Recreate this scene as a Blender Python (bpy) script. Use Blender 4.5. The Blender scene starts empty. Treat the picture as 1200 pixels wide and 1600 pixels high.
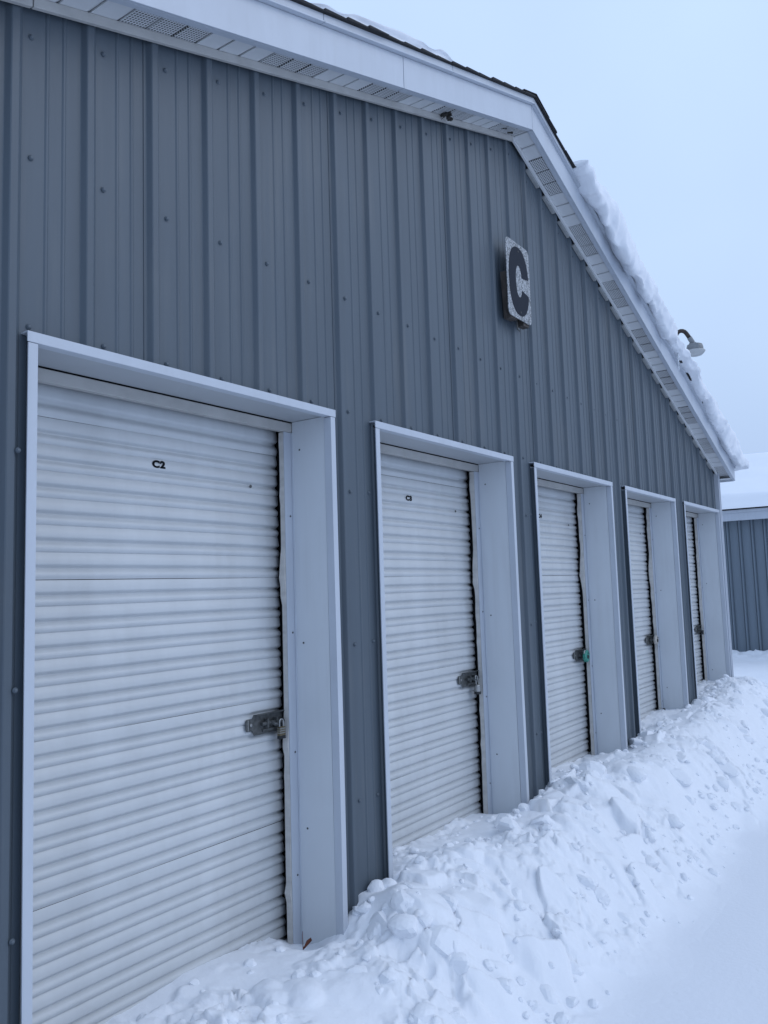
import bpy, bmesh, math, random
import numpy as np
from mathutils import Matrix, Vector

random.seed(7)
rng = np.random.default_rng(11)
SC = bpy.context.scene
COL = SC.collection

# ------------------------------------------------------------------ camera
F_PX, YAW, PITCH, ROLL = 1270.71, 0.612479, 0.0965242, -0.0314617
fw = Vector((math.cos(PITCH) * math.cos(YAW), math.cos(PITCH) * math.sin(YAW), math.sin(PITCH)))
rt = fw.cross(Vector((0, 0, 1))).normalized()
up = rt.cross(fw)
r2 = rt * math.cos(ROLL) + up * math.sin(ROLL)
u2 = -rt * math.sin(ROLL) + up * math.cos(ROLL)
cam = bpy.data.cameras.new('camera')
cam.sensor_width = 36.0
cam.lens = F_PX / 1600 * 36.0
cam.clip_start = 0.05
cam.clip_end = 1000
co = bpy.data.objects.new('camera', cam)
co.matrix_world = Matrix(((r2.x, u2.x, -fw.x, -1.12264), (r2.y, u2.y, -fw.y, -1.92839),
                          (r2.z, u2.z, -fw.z, 1.49909), (0, 0, 0, 1)))
COL.objects.link(co)
SC.camera = co

# ------------------------------------------------------------------ world + sun
SUN_EL, SUN_AZ = math.radians(38), math.radians(-66)     # azimuth measured from +x
W = bpy.data.worlds.new('World')
SC.world = W
W.use_nodes = True
nt = W.node_tree
bg = nt.nodes['Background']
sky = nt.nodes.new('ShaderNodeTexSky')
sky.sky_type = 'NISHITA'
sky.sun_disc = False
sky.sun_elevation = SUN_EL
sky.sun_rotation = math.radians(90) - SUN_AZ
sky.dust_density = 3.0
tc = nt.nodes.new('ShaderNodeTexCoord')
cl = nt.nodes.new('ShaderNodeTexNoise')
cl.inputs['Scale'].default_value = 2.2
cl.inputs['Detail'].default_value = 3.0
nt.links.new(tc.outputs['Generated'], cl.inputs['Vector'])
ramp = nt.nodes.new('ShaderNodeValToRGB')
ramp.color_ramp.elements[0].position = 0.35
ramp.color_ramp.elements[0].color = (0.530, 0.695, 1.02, 1)
ramp.color_ramp.elements[1].position = 0.68
ramp.color_ramp.elements[1].color = (0.585, 0.765, 1.06, 1)
nt.links.new(cl.outputs['Fac'], ramp.inputs['Fac'])
mul = nt.nodes.new('ShaderNodeVectorMath')
mul.operation = 'SCALE'
sep = nt.nodes.new('ShaderNodeSeparateXYZ')
nt.links.new(tc.outputs['Generated'], sep.inputs['Vector'])
ov = nt.nodes.new('ShaderNodeMapRange')
ov.inputs['From Min'].default_value = 0.0
ov.inputs['From Max'].default_value = 1.0
ov.inputs['To Min'].default_value = 8.5
ov.inputs['To Max'].default_value = 13.2
nt.links.new(sep.outputs['Z'], ov.inputs['Value'])
nt.links.new(ov.outputs['Result'], mul.inputs['Scale'])
nt.links.new(ramp.outputs['Color'], mul.inputs[0])
mixn = nt.nodes.new('ShaderNodeMixRGB')
mixn.inputs['Fac'].default_value = 0.94
nt.links.new(sky.outputs['Color'], mixn.inputs['Color1'])
nt.links.new(mul.outputs['Vector'], mixn.inputs['Color2'])
nt.links.new(mixn.outputs['Color'], bg.inputs['Color'])
bg.inputs['Strength'].default_value = 0.1

sl = bpy.data.lights.new('sun', 'SUN')
sl.energy = 0.6
sl.angle = math.radians(50)
sl.color = (1.0, 0.975, 0.94)
so = bpy.data.objects.new('sun', sl)
sd = Vector((math.cos(SUN_EL) * math.cos(SUN_AZ), math.cos(SUN_EL) * math.sin(SUN_AZ), math.sin(SUN_EL)))
so.rotation_euler = sd.to_track_quat('Z', 'Y').to_euler()
so.location = (5, -20, 20)
COL.objects.link(so)

SC.view_settings.view_transform = 'Standard'
SC.view_settings.look = 'None'
SC.view_settings.exposure = 0
SC.view_settings.gamma = 1
SC.view_settings.use_curve_mapping = False

# ------------------------------------------------------------------ materials
def mat(name, col, rough=0.5, metal=0.0, var=0.0, vscale=6.0, stretch=(1, 1, 1), dark=None, bump=0.0, bscale=80.0,
        spec=0.5, detail=5.0):
    m = bpy.data.materials.new(name)
    m.use_nodes = True
    t = m.node_tree
    b = t.nodes['Principled BSDF']
    b.inputs['Base Color'].default_value = (*col, 1)
    b.inputs['Roughness'].default_value = rough
    b.inputs['Metallic'].default_value = metal
    b.inputs['Specular IOR Level'].default_value = spec
    tcn = t.nodes.new('ShaderNodeTexCoord')
    mp = t.nodes.new('ShaderNodeMapping')
    mp.inputs['Scale'].default_value = stretch
    t.links.new(tcn.outputs['Object'], mp.inputs['Vector'])
    if var > 0:
        n = t.nodes.new('ShaderNodeTexNoise')
        n.inputs['Scale'].default_value = vscale
        n.inputs['Detail'].default_value = detail
        n.inputs['Roughness'].default_value = 0.6
        t.links.new(mp.outputs['Vector'], n.inputs['Vector'])
        r = t.nodes.new('ShaderNodeValToRGB')
        d = dark if dark else tuple(c * (1 - var) for c in col)
        r.color_ramp.elements[0].position = 0.32
        r.color_ramp.elements[0].color = (*d, 1)
        r.color_ramp.elements[1].position = 0.62
        r.color_ramp.elements[1].color = (*col, 1)
        t.links.new(n.outputs['Fac'], r.inputs['Fac'])
        t.links.new(r.outputs['Color'], b.inputs['Base Color'])
    if bump > 0:
        n2 = t.nodes.new('ShaderNodeTexNoise')
        n2.inputs['Scale'].default_value = bscale
        n2.inputs['Detail'].default_value = 4
        t.links.new(tcn.outputs['Object'], n2.inputs['Vector'])
        bp = t.nodes.new('ShaderNodeBump')
        bp.inputs['Strength'].default_value = bump
        bp.inputs['Distance'].default_value = 0.004
        t.links.new(n2.outputs['Fac'], bp.inputs['Height'])
        t.links.new(bp.outputs['Normal'], b.inputs['Normal'])
    return m

M = {}
M['siding'] = mat('siding paint', (0.082, 0.104, 0.127), 0.47, spec=0.38, var=0.10, vscale=2.0, stretch=(7, 7, 0.5))
M['trim'] = mat('white trim', (0.48, 0.515, 0.57), 0.40, var=0.06, vscale=5, stretch=(2, 2, 0.7))
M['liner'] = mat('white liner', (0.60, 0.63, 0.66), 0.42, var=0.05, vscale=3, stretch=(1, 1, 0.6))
M['headliner_shade'] = mat('white liner with shade', (0.40, 0.42, 0.44), 0.45, var=0.06, vscale=3)  # same white lining, underside shade darkened into its colour
M['soffit'] = mat('soffit paint', (0.62, 0.63, 0.64), 0.45, var=0.06, vscale=8)
M['beige'] = mat('aged beige trim', (0.58, 0.56, 0.53), 0.5, var=0.18, vscale=9, stretch=(1, 1, 3))
M['stop'] = mat('header stop paint', (0.47, 0.46, 0.44), 0.5, var=0.16, vscale=8)
M['curtain'] = mat('door curtain paint', (0.53, 0.55, 0.565), 0.42, var=0.13, vscale=2.2, stretch=(1.8, 1.8, 0.7),
                   bump=0.05, bscale=30)
def scuffs(m, amount=0.16):
    t = m.node_tree
    b = t.nodes['Principled BSDF']
    src = b.inputs['Base Color'].links[0].from_socket
    tcn = t.nodes.new('ShaderNodeTexCoord')
    mp = t.nodes.new('ShaderNodeMapping')
    mp.inputs['Scale'].default_value = (30, 30, 1.1)
    t.links.new(tcn.outputs['Object'], mp.inputs['Vector'])
    n = t.nodes.new('ShaderNodeTexNoise')
    n.inputs['Scale'].default_value = 1.0
    n.inputs['Detail'].default_value = 6
    t.links.new(mp.outputs['Vector'], n.inputs['Vector'])
    n2 = t.nodes.new('ShaderNodeTexNoise')
    n2.inputs['Scale'].default_value = 2.3
    n2.inputs['Detail'].default_value = 3
    t.links.new(tcn.outputs['Object'], n2.inputs['Vector'])
    mu = t.nodes.new('ShaderNodeMath')
    mu.operation = 'MULTIPLY'
    t.links.new(n.outputs['Fac'], mu.inputs[0])
    t.links.new(n2.outputs['Fac'], mu.inputs[1])
    mr = t.nodes.new('ShaderNodeMapRange')
    mr.inputs['From Min'].default_value = 0.26
    mr.inputs['From Max'].default_value = 0.40
    mr.inputs['To Min'].default_value = 0.0
    mr.inputs['To Max'].default_value = amount
    t.links.new(mu.outputs[0], mr.inputs['Value'])
    mx = t.nodes.new('ShaderNodeMixRGB')
    mx.inputs['Color2'].default_value = (0.22, 0.21, 0.19, 1)
    t.links.new(mr.outputs['Result'], mx.inputs['Fac'])
    t.links.new(src, mx.inputs['Color1'])
    t.links.new(mx.outputs['Color'], b.inputs['Base Color'])
scuffs(M['curtain'], 0.06)
scuffs(M['liner'], 0.07)
scuffs(M['trim'], 0.08)
scuffs(M['siding'], 0.10)
M['dark'] = mat('interior shade', (0.02, 0.02, 0.022), 0.8)
M['galv'] = mat('galvanised steel', (0.11, 0.115, 0.115), 0.55, metal=0.4, var=0.5, vscale=60)
M['steel'] = mat('bright steel', (0.36, 0.36, 0.35), 0.4, metal=0.9)
M['black'] = mat('black plastic', (0.015, 0.016, 0.018), 0.5)
M['ink'] = mat('black print', (0.006, 0.006, 0.008), 0.8, spec=0.08)
M['sidingfar'] = mat('siding paint lightened by haze', (0.150, 0.185, 0.220), 0.5, var=0.08, vscale=2.0, stretch=(7, 7, 0.5))  # siding colour lightened to stand in for light and haze on the far wall
M['navy'] = mat('navy letter film', (0.008, 0.012, 0.022), 0.6, spec=0.15)
M['wood'] = mat('weathered wood', (0.075, 0.062, 0.054), 0.85, var=0.6, vscale=12, stretch=(8, 8, 0.8), bump=0.5, bscale=60)
M['shingle'] = mat('asphalt shingle', (0.018, 0.019, 0.022), 0.9, var=0.4, vscale=50)
M['brass'] = mat('dull brass', (0.17, 0.14, 0.085), 0.5, metal=0.5)
M['green'] = mat('green lock paint', (0.04, 0.26, 0.20), 0.45, var=0.4, vscale=60)
M['disc'] = mat('pale lock steel', (0.50, 0.47, 0.43), 0.4, metal=0.4, var=0.3, vscale=60)
M['rust'] = mat('rusted pipe', (0.050, 0.034, 0.027), 0.75, var=0.6, vscale=25, dark=(0.016, 0.014, 0.014))
M['lampgrey'] = mat('lamp housing', (0.20, 0.21, 0.22), 0.5, var=0.15, vscale=20)
M['lens'] = mat('frosted lens', (0.40, 0.41, 0.41), 0.35)
M['leaf'] = mat('dead leaf', (0.13, 0.035, 0.016), 0.8, var=0.5, vscale=60)
M['debris'] = mat('dry debris', (0.035, 0.032, 0.028), 0.9, var=0.4, vscale=90)
M['foam'] = mat('closure foam', (0.32, 0.33, 0.33), 0.8, var=0.2, vscale=30)

def snow_mat(name, col):
    m = bpy.data.materials.new(name)
    m.use_nodes = True
    t = m.node_tree
    b = t.nodes['Principled BSDF']
    b.inputs['Base Color'].default_value = (*col, 1)
    b.inputs['Roughness'].default_value = 0.75
    b.inputs['Specular IOR Level'].default_value = 0.25
    tcn = t.nodes.new('ShaderNodeTexCoord')
    n1 = t.nodes.new('ShaderNodeTexNoise')
    n1.inputs['Scale'].default_value = 45
    n1.inputs['Detail'].default_value = 6
    n1.inputs['Roughness'].default_value = 0.6
    t.links.new(tcn.outputs['Object'], n1.inputs['Vector'])
    n2 = t.nodes.new('ShaderNodeTexNoise')
    n2.inputs['Scale'].default_value = 420
    n2.inputs['Detail'].default_value = 2
    t.links.new(tcn.outputs['Object'], n2.inputs['Vector'])
    ad = t.nodes.new('ShaderNodeMath')
    ad.operation = 'MULTIPLY_ADD'
    ad.inputs[1].default_value = 0.12
    t.links.new(n2.outputs['Fac'], ad.inputs[0])
    t.links.new(n1.outputs['Fac'], ad.inputs[2])
    bp = t.nodes.new('ShaderNodeBump')
    bp.inputs['Strength'].default_value = 0.32
    bp.inputs['Distance'].default_value = 0.008
    t.links.new(ad.outputs[0], bp.inputs['Height'])
    t.links.new(bp.outputs['Normal'], b.inputs['Normal'])
    return m
M['snow'] = snow_mat('snow', (0.77, 0.79, 0.83))

def ice_mat():
    m = bpy.data.materials.new('ice')
    m.use_nodes = True
    b = m.node_tree.nodes['Principled BSDF']
    b.inputs['Base Color'].default_value = (0.9, 0.93, 0.95, 1)
    b.inputs['Roughness'].default_value = 0.12
    b.inputs['Transmission Weight'].default_value = 0.6
    b.inputs['IOR'].default_value = 1.31
    return m
M['ice'] = ice_mat()

def sign_mat():
    m = mat('hammered reflective sheet', (0.42, 0.43, 0.44), 0.45)
    t = m.node_tree
    b = t.nodes['Principled BSDF']
    tcn = t.nodes.new('ShaderNodeTexCoord')
    v = t.nodes.new('ShaderNodeTexNoise')
    v.inputs['Scale'].default_value = 48
    v.inputs['Detail'].default_value = 2
    v.inputs['Distortion'].default_value = 2.5
    t.links.new(tcn.outputs['Object'], v.inputs['Vector'])
    r = t.nodes.new('ShaderNodeValToRGB')
    r.color_ramp.elements[0].position = 0.42
    r.color_ramp.elements[0].color = (0.09, 0.095, 0.10, 1)
    r.color_ramp.elements[1].position = 0.56
    r.color_ramp.elements[1].color = (0.38, 0.395, 0.41, 1)
    t.links.new(v.outputs['Fac'], r.inputs['Fac'])
    t.links.new(r.outputs['Color'], b.inputs['Base Color'])
    return m
M['sign'] = sign_mat()

# ------------------------------------------------------------------ mesh helpers
class MB:
    def __init__(s):
        s.v, s.f, s.m = [], [], []
    def quad(s, a, b, c, d, mi=0):
        n = len(s.v); s.v += [a, b, c, d]; s.f.append((n, n + 1, n + 2, n + 3)); s.m.append(mi)
    def box(s, x0, x1, y0, y1, z0, z1, mi=0):
        s.hexa([(x0, y0, z0), (x1, y0, z0), (x1, y1, z0), (x0, y1, z0),
                (x0, y0, z1), (x1, y0, z1), (x1, y1, z1), (x0, y1, z1)], mi)
    def hexa(s, p, mi=0):
        n = len(s.v); s.v += [tuple(q) for q in p]
        for f in ((0, 3, 2, 1), (4, 5, 6, 7), (0, 1, 5, 4), (1, 2, 6, 5), (2, 3, 7, 6), (3, 0, 4, 7)):
            s.f.append(tuple(n + i for i in f)); s.m.append(mi)
    def tube(s, pts, r, seg=12, mi=0, cap=True):
        pts = [Vector(p) for p in pts]
        rad = r if isinstance(r, (list, tuple)) else [r] * len(pts)
        n0 = len(s.v); side = None
        for i, p in enumerate(pts):
            d = (pts[min(i + 1, len(pts) - 1)] - pts[max(i - 1, 0)]).normalized()
            if side is None:
                side = d.cross(Vector((0, 0, 1)) if abs(d.z) < 0.9 else Vector((1, 0, 0))).normalized()
            side = (side - d * side.dot(d)).normalized()
            o = d.cross(side)
            for k in range(seg):
                a = 2 * math.pi * k / seg
                s.v.append(tuple(p + (side * math.cos(a) + o * math.sin(a)) * rad[i]))
        for i in range(len(pts) - 1):
            for k in range(seg):
                a, b = n0 + i * seg + k, n0 + i * seg + (k + 1) % seg
                s.f.append((a, b, b + seg, a + seg)); s.m.append(mi)
        if cap:
            s.f.append(tuple(n0 + k for k in reversed(range(seg)))); s.m.append(mi)
            e = n0 + (len(pts) - 1) * seg
            s.f.append(tuple(e + k for k in range(seg))); s.m.append(mi)
    def lathe(s, prof, c, axis='Z', seg=24, mi=0):
        n0 = len(s.v)
        for r, h in prof:
            for k in range(seg):
                a = 2 * math.pi * k / seg
                q = (r * math.cos(a), r * math.sin(a), h)
                if axis == 'Y':
                    q = (q[0], q[2], q[1])
                s.v.append((c[0] + q[0], c[1] + q[1], c[2] + q[2]))
        for i in range(len(prof) - 1):
            for k in range(seg):
                a, b = n0 + i * seg + k, n0 + i * seg + (k + 1) % seg
                s.f.append((a, b, b + seg, a + seg)); s.m.append(mi)
    def prism(s, poly, y0, y1, mi=0):          # polygon in xz, extruded along y
        n = len(poly); n0 = len(s.v)
        s.v += [(x, y0, z) for x, z in poly] + [(x, y1, z) for x, z in poly]
        s.f.append(tuple(n0 + i for i in range(n))); s.m.append(mi)
        s.f.append(tuple(n0 + n + i for i in reversed(range(n)))); s.m.append(mi)
        for i in range(n):
            j = (i + 1) % n
            s.f.append((n0 + j, n0 + i, n0 + n + i, n0 + n + j)); s.m.append(mi)
    def mesh(s, name, mats, smooth=False):
        me = bpy.data.meshes.new(name)
        me.from_pydata(s.v, [], s.f)
        for m in mats if isinstance(mats, (list, tuple)) else [mats]:
            me.materials.append(m)
        me.polygons.foreach_set('material_index', s.m)
        bm = bmesh.new(); bm.from_mesh(me)
        bmesh.ops.remove_doubles(bm, verts=bm.verts, dist=1e-5)
        bmesh.ops.recalc_face_normals(bm, faces=bm.faces)
        bm.to_mesh(me); bm.free()
        if smooth:
            me.polygons.foreach_set('use_smooth', [True] * len(me.polygons))
        me.update()
        return me

def link(name, me, parent=None, loc=(0, 0, 0), bevel=0.0, smooth_angle=None):
    o = bpy.data.objects.new(name, me)
    o.location = loc
    if parent is not None:
        o.parent = parent
    COL.objects.link(o)
    if bevel:
        b = o.modifiers.new('bevel', 'BEVEL')
        b.width = bevel; b.segments = 2; b.limit_method = 'ANGLE'; b.angle_limit = math.radians(35)
    return o

def empty(name, loc, label, cat, group=None):
    o = bpy.data.objects.new(name, None)
    o.empty_display_size = 0.1
    o.location = loc
    o['label'] = label; o['category'] = cat
    if group: o['group'] = group
    COL.objects.link(o)
    return o

def tag(o, label, cat, group=None):
    o['label'] = label; o['category'] = cat
    if group: o['group'] = group
    return o

def structure(o, kind='structure'):
    o['kind'] = kind
    return o

# numpy value noise -------------------------------------------------
def _hash(ix, iy, s):
    h = (ix.astype(np.int64) * 374761393 + iy.astype(np.int64) * 668265263 + s * 1442695041) & 0xffffffff
    h = ((h ^ (h >> 13)) * 1274126177) & 0xffffffff
    h = ((h ^ (h >> 16)) * 2246822519) & 0xffffffff
    return ((h ^ (h >> 15)) & 0xffffff) / float(0xffffff)
def vnoise(x, y, s=0):
    ix, iy = np.floor(x), np.floor(y)
    fx, fy = x - ix, y - iy
    fx = fx * fx * fx * (fx * (fx * 6 - 15) + 10); fy = fy * fy * fy * (fy * (fy * 6 - 15) + 10)
    a, b = _hash(ix, iy, s), _hash(ix + 1, iy, s)
    c, d = _hash(ix, iy + 1, s), _hash(ix + 1, iy + 1, s)
    return (a * (1 - fx) + b * fx) * (1 - fy) + (c * (1 - fx) + d * fx) * fy
def fbm(x, y, s=0, o=4, g=0.5):
    t, a, n = 0, 1.0, 0
    for i in range(o):
        t = t + a * vnoise(x * 2 ** i + 17.3 * i, y * 2 ** i - 9.1 * i, s + i); n += a; a *= g
    return t / n * 2 - 1
def chunks(x, y, size, s):
    """broken slabs: every cell a tilted plane of its own, with a crease round it"""
    gx, gy = x / size, y / size
    ix, iy = np.floor(gx), np.floor(gy)
    f1 = np.full_like(x, 9.0); f2 = np.full_like(x, 9.0); hv = np.zeros_like(x)
    for dx in (-1, 0, 1):
        for dy in (-1, 0, 1):
            cx, cy = ix + dx, iy + dy
            px = cx + 0.1 + 0.8 * _hash(cx, cy, s); py = cy + 0.1 + 0.8 * _hash(cx, cy, s + 1)
            ex, ey = gx - px, gy - py
            d = np.hypot(ex, ey) + 0.25 * (_hash(cx, cy, s + 5) - 0.5)
            h = (_hash(cx, cy, s + 2) - 0.35) * 0.5 + ((_hash(cx, cy, s + 3) - 0.5) * ex + (_hash(cx, cy, s + 4) - 0.5) * ey) * 0.9
            new = d < f1
            f2 = np.where(new, f1, np.minimum(f2, d))
            hv = np.where(new, h, hv); f1 = np.where(new, d, f1)
    e = f2 - f1
    return hv * np.clip(e / 0.14, 0, 1) ** 0.8 - 0.10 * np.exp(-e / 0.06), e

def domes(x, y, size, s, prob):
    gx, gy = x / size, y / size
    ix, iy = np.floor(gx), np.floor(gy)
    h = np.zeros_like(x)
    for dx in (-1, 0, 1):
        for dy in (-1, 0, 1):
            cx, cy = ix + dx, iy + dy
            px = cx + 0.15 + 0.7 * _hash(cx, cy, s); py = cy + 0.15 + 0.7 * _hash(cx, cy, s + 1)
            a = _hash(cx, cy, s + 2) * 6.28
            ex, ey = gx - px, gy - py
            u, v = ex * np.cos(a) + ey * np.sin(a), (ey * np.cos(a) - ex * np.sin(a)) * 1.5
            rr = 0.30 + 0.35 * _hash(cx, cy, s + 3)
            d = np.clip(1 - (u * u + v * v) / rr ** 2, 0, 1) ** 0.6
            h = np.maximum(h, d * rr * 1.6 * (_hash(cx, cy, s + 4) < prob))
    return h

def sstep(a, b, x):
    t = np.clip((x - a) / (b - a), 0, 1)
    return t * t * (3 - 2 * t)

def grid_object(name, X, Y, Z, m):
    ny, nx = X.shape
    v = np.stack([X, Y, Z], -1).reshape(-1, 3)
    i = np.arange(ny * nx).reshape(ny, nx)
    f = np.stack([i[:-1, :-1], i[:-1, 1:], i[1:, 1:], i[1:, :-1]], -1).reshape(-1, 4)
    me = bpy.data.meshes.new(name)
    me.vertices.add(len(v)); me.vertices.foreach_set('co', v.ravel())
    me.loops.add(f.size); me.loops.foreach_set('vertex_index', f.ravel().astype(np.int32))
    me.polygons.add(len(f)); me.polygons.foreach_set('loop_start', np.arange(0, f.size, 4, dtype=np.int32))
    me.polygons.foreach_set('use_smooth', np.ones(len(f), dtype=bool))
    me.materials.append(m)
    me.update(calc_edges=True); me.validate()
    o = bpy.data.objects.new(name, me); COL.objects.link(o)
    return o

# ------------------------------------------------------------------ dimensions of the near building
RIB = 0.2286
DOOR_L = [0.032 + 1.533 * i for i in range(5)]
DOOR_W = 1.265
TRIM_TOP = 2.198
CORNER = 7.50
LEFT_END = -1.42
RIDGE_X, RIDGE_Z = 3.02, 4.088
def soff(x):                                   # soffit height along the rake
    return RIDGE_Z - (0.3275 * (RIDGE_X - x) if x < RIDGE_X else 0.3457 * (x - RIDGE_X))
def yf(x):                                     # front of the rake fascia
    return -0.140

# ------------------------------------------------------------------ ground
def axis(lo, hi, a, b, fine, grow=1.25):
    c = list(np.arange(a, b + fine / 2, fine)); s = fine
    x = c[-1]
    while x < hi:
        s *= grow; x += s; c.append(min(x, hi + 1))
    s = fine; x = c[0]
    while x > lo:
        s *= grow; x -= s; c.insert(0, max(x, lo - 1))
    return np.array(c)
gx = axis(-220, 260, -1.5, 17.0, 0.05)
gy = axis(-220, 220, -3.2, 3.2, 0.045)
X, Y = np.meshgrid(gx, gy)
def lane(X, Y):
    near = np.exp(-((X - 6) / 40) ** 2 - (Y / 30) ** 2)
    return near * (0.020 * fbm(X * 0.5, Y * 0.8, 3, 3) + 0.004 * fbm(X * 3, Y * 5, 8, 3))
Z = lane(X, Y)
trk = sstep(7.5, 9.0, X) * (1 - sstep(15.5, 16.2, X))
Z += trk * (0.030 * fbm(X * 0.9, Y * 2.2, 21, 4) + 0.012 * fbm(X * 3.5, Y * 3.5, 31, 3))
ch, _ = chunks(X, Y, 0.24, 55)
rid = np.exp(-((X - 15.75) / 0.45) ** 2) * np.exp(-(Y / 9) ** 2)
Z += rid * (0.12 + 0.20 * np.clip(ch, -0.05, 1) + 0.06 * fbm(X * 3, Y * 3, 9, 3))
structure(grid_object('snow_ground', X, Y, Z, M['snow']))

# ------------------------------------------------------------------ snow bank along the wall
wx = np.array([-3, 0, .45, 1.25, 1.40, 1.56, 2.2, 2.84, 3.1, 3.7, 4.39, 4.62, 5.2, 5.9, 6.2, 7.0, 7.45, 7.8, 8.6, 9.6])
wh = np.array([.30, .27, .27, .30, .40, .385, .36, .372, .41, .40, .43, .445, .44, .447, .45, .53, .55, .44, .22, .05])
qx = np.array([-3, .45, .75, 1.15, 1.27, 1.42, 1.87, 2.68, 2.83, 3.0, 3.2, 3.58, 4.16, 4.36, 4.6, 5.3, 5.69, 5.9, 6.87, 7.4, 7.8, 8.6, 9.6])
qh = np.array([.26, .26, .28, .25, .19, .33, .341, .32, .275, .34, .37, .378, .347, .34, .36, .369, .418, .42, .424, .50, .30, .1, 0])
def bank(X, Y, detail=True):
    H = np.interp(X, wx, wh); R = np.interp(X, qx, qh)
    toe = -0.96 + 0.09 * fbm(X * 1.3, Y * 0.8 + 4.2, 5, 3) + 0.05 * fbm(X * 4, Y * 4, 6, 2) + 0.10 * sstep(6, 9, X)
    crest = -0.16 + 0.05 * fbm(X * 1.7, X * 0, 15, 2)
    s = np.clip((Y - toe) / (crest - toe), 0, 1)
    H = H - 0.022
    out = (H + 0.02) * (0.45 * s ** 3 * (s * (s * 6 - 15) + 10) + 0.55 * sstep(0.16, 1.0, s))
    t = np.clip((Y - crest) / (0.0 - crest), 0, 1)
    z = np.where(Y < crest, out, H + 0.02 - 0.02 * t)
    r = np.clip((Y - 0.0) / 0.17, 0, 1)
    z = np.where(Y > 0, H + (R - H) * r, z)
    z = z - sstep(7.5, 7.9, X) * sstep(-0.15, 0.26, Y) * z
    if detail:
        on = sstep(0.12, 0.50, s)
        m1 = sstep(-0.25, 0.35, fbm(X * 2.1, Y * 2.1, 41, 3))
        m2 = sstep(-0.15, 0.4, fbm(X * 3.3, Y * 3.3, 77, 3))
        m3 = sstep(-0.25, 0.25, fbm(X * 1.6, Y * 1.9, 83, 3) - 0.25 * sstep(0.0, -0.5, Y) + 0.1)
        wob = 0.03 * fbm(X * 9, Y * 9, 61, 2)
        c1, e1 = chunks(X + wob, Y - wob, 0.17, 100)
        c2, e2 = chunks(X - wob, Y + wob, 0.075, 200)
        c3, e3 = chunks(X + wob * .5, Y + wob * .5, 0.032, 300)
        d1 = domes(X + wob, Y - wob, 0.15, 400, 0.6); d2 = domes(X - wob, Y + wob, 0.07, 500, 0.45); d3 = domes(X, Y, 0.035, 600, 0.22)
        wall = 1 - 0.5 * sstep(-0.04, 0.06, Y)
        z = z + on * wall * (0.040 * fbm(X * 2.6, Y * 2.6, 12, 2) + 0.105 * m1 * c1 + 0.060 * m2 * (0.3 + 0.7 * m3) * c2 + 0.018 * m2 * c3
                      + (0.026 * d1 * (0.35 + 0.65 * m3) + 0.012 * d2 * m2 + 0.008 * d3 * m2 * m3)
                      + 0.006 * fbm(X * 16, Y * 16, 91, 3))
    return z + lane(X, Y) - 0.003 * (1 - sstep(0, 0.10, s)), s
xs = [-0.7]
while xs[-1] < 9.4:
    xs.append(xs[-1] + 0.0055 + 0.0016 * max(xs[-1] + 0.3, 0))
ys = np.arange(-1.20, 0.262, 0.0072)
X, Y = np.meshgrid(np.array(xs), ys)
Z, _ = bank(X, Y)
# dig the small pocket where the leaf lies, and leave the snow clear of the curtains
Z -= 0.07 * np.exp(-((X - 1.19) / 0.05) ** 2 - ((Y - 0.10) / 0.06) ** 2)
structure(grid_object('snow_bank', X, Y, Z, M['snow']))

# loose lumps broken off the bank: nobody could count them
def rock(r, seed, squash=0.75, planes=13, sub=2):
    rg = random.Random(seed)
    bm = bmesh.new()
    bmesh.ops.create_icosphere(bm, subdivisions=sub, radius=1)
    pl = []
    for _ in range(planes):
        n = Vector((rg.gauss(0, 1), rg.gauss(0, 1), rg.gauss(0, 1))).normalized()
        pl.append((n, rg.uniform(0.55, 0.95)))
    for v in bm.verts:
        d = v.co.normalized()
        k = 1.05
        for n, h in pl:
            c = d.dot(n)
            if c > 0.15: k = min(k, h / c)
        v.co = Vector((d.x * k * rg.uniform(.98, 1.02), d.y * k, d.z * k * squash)) * r
    vs = [v.co.copy() for v in bm.verts]; fs = [[v.index for v in f.verts] for f in bm.faces]
    bm.free()
    return vs, fs
protos = {2: [rock(1, 100 + i, planes=10) for i in range(14)], 3: [rock(1, 300 + i, planes=9, sub=3) for i in range(12)]}
cv, cf = [], []
def add_clod(x, y, r, sink=0.35, zoff=0.0, sub=2, sx=1.0):
    z, _ = bank(np.array([[x]]), np.array([[y]]), True)
    z = max(float(z[0, 0]), 0.0)
    vs, fs = random.choice(protos[sub])
    rot = Matrix.Rotation(random.uniform(0, 6.28), 3, 'Z') @ Matrix.Rotation(random.uniform(-.5, .5), 3, 'X')
    n = len(cv)
    for v in vs:
        q = rot @ (Vector((v.x * sx, v.y, v.z)) * r)
        cv.append((x + q.x, y + q.y, z + zoff + q.z + r * 0.6 - r * sink * 2))
    cf.extend([[n + i for i in f] for f in fs])
for k in range(260):                            # along the toe
    x = random.uniform(0.6, 8.5); r = random.choice([.008, .010, .013, .016, .022, .030]) * random.uniform(.8, 1.2)
    add_clod(x, random.gauss(-0.66, 0.07), r)
for k in range(240):                            # on the slope
    x = random.uniform(0.3, 8.6); r = random.choice([.010, .014, .018, .024, .03]) * random.uniform(.7, 1.2)
    add_clod(x, random.uniform(-0.6, -0.02), r, sink=0.45)
for k in range(150):                            # bigger sunk lumps
    x = random.uniform(0.5, 8.4); r = random.uniform(.028, .075)
    add_clod(x, random.uniform(-0.66, -0.08), r, sink=0.60, sub=3, sx=random.uniform(.8, 1.5))
for k in range(110):                            # against the wall and the trims
    x = random.uniform(1.28, 7.6); r = random.uniform(.012, .035)
    add_clod(x, random.uniform(-0.06, 0.0), r, sink=0.3)
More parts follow.
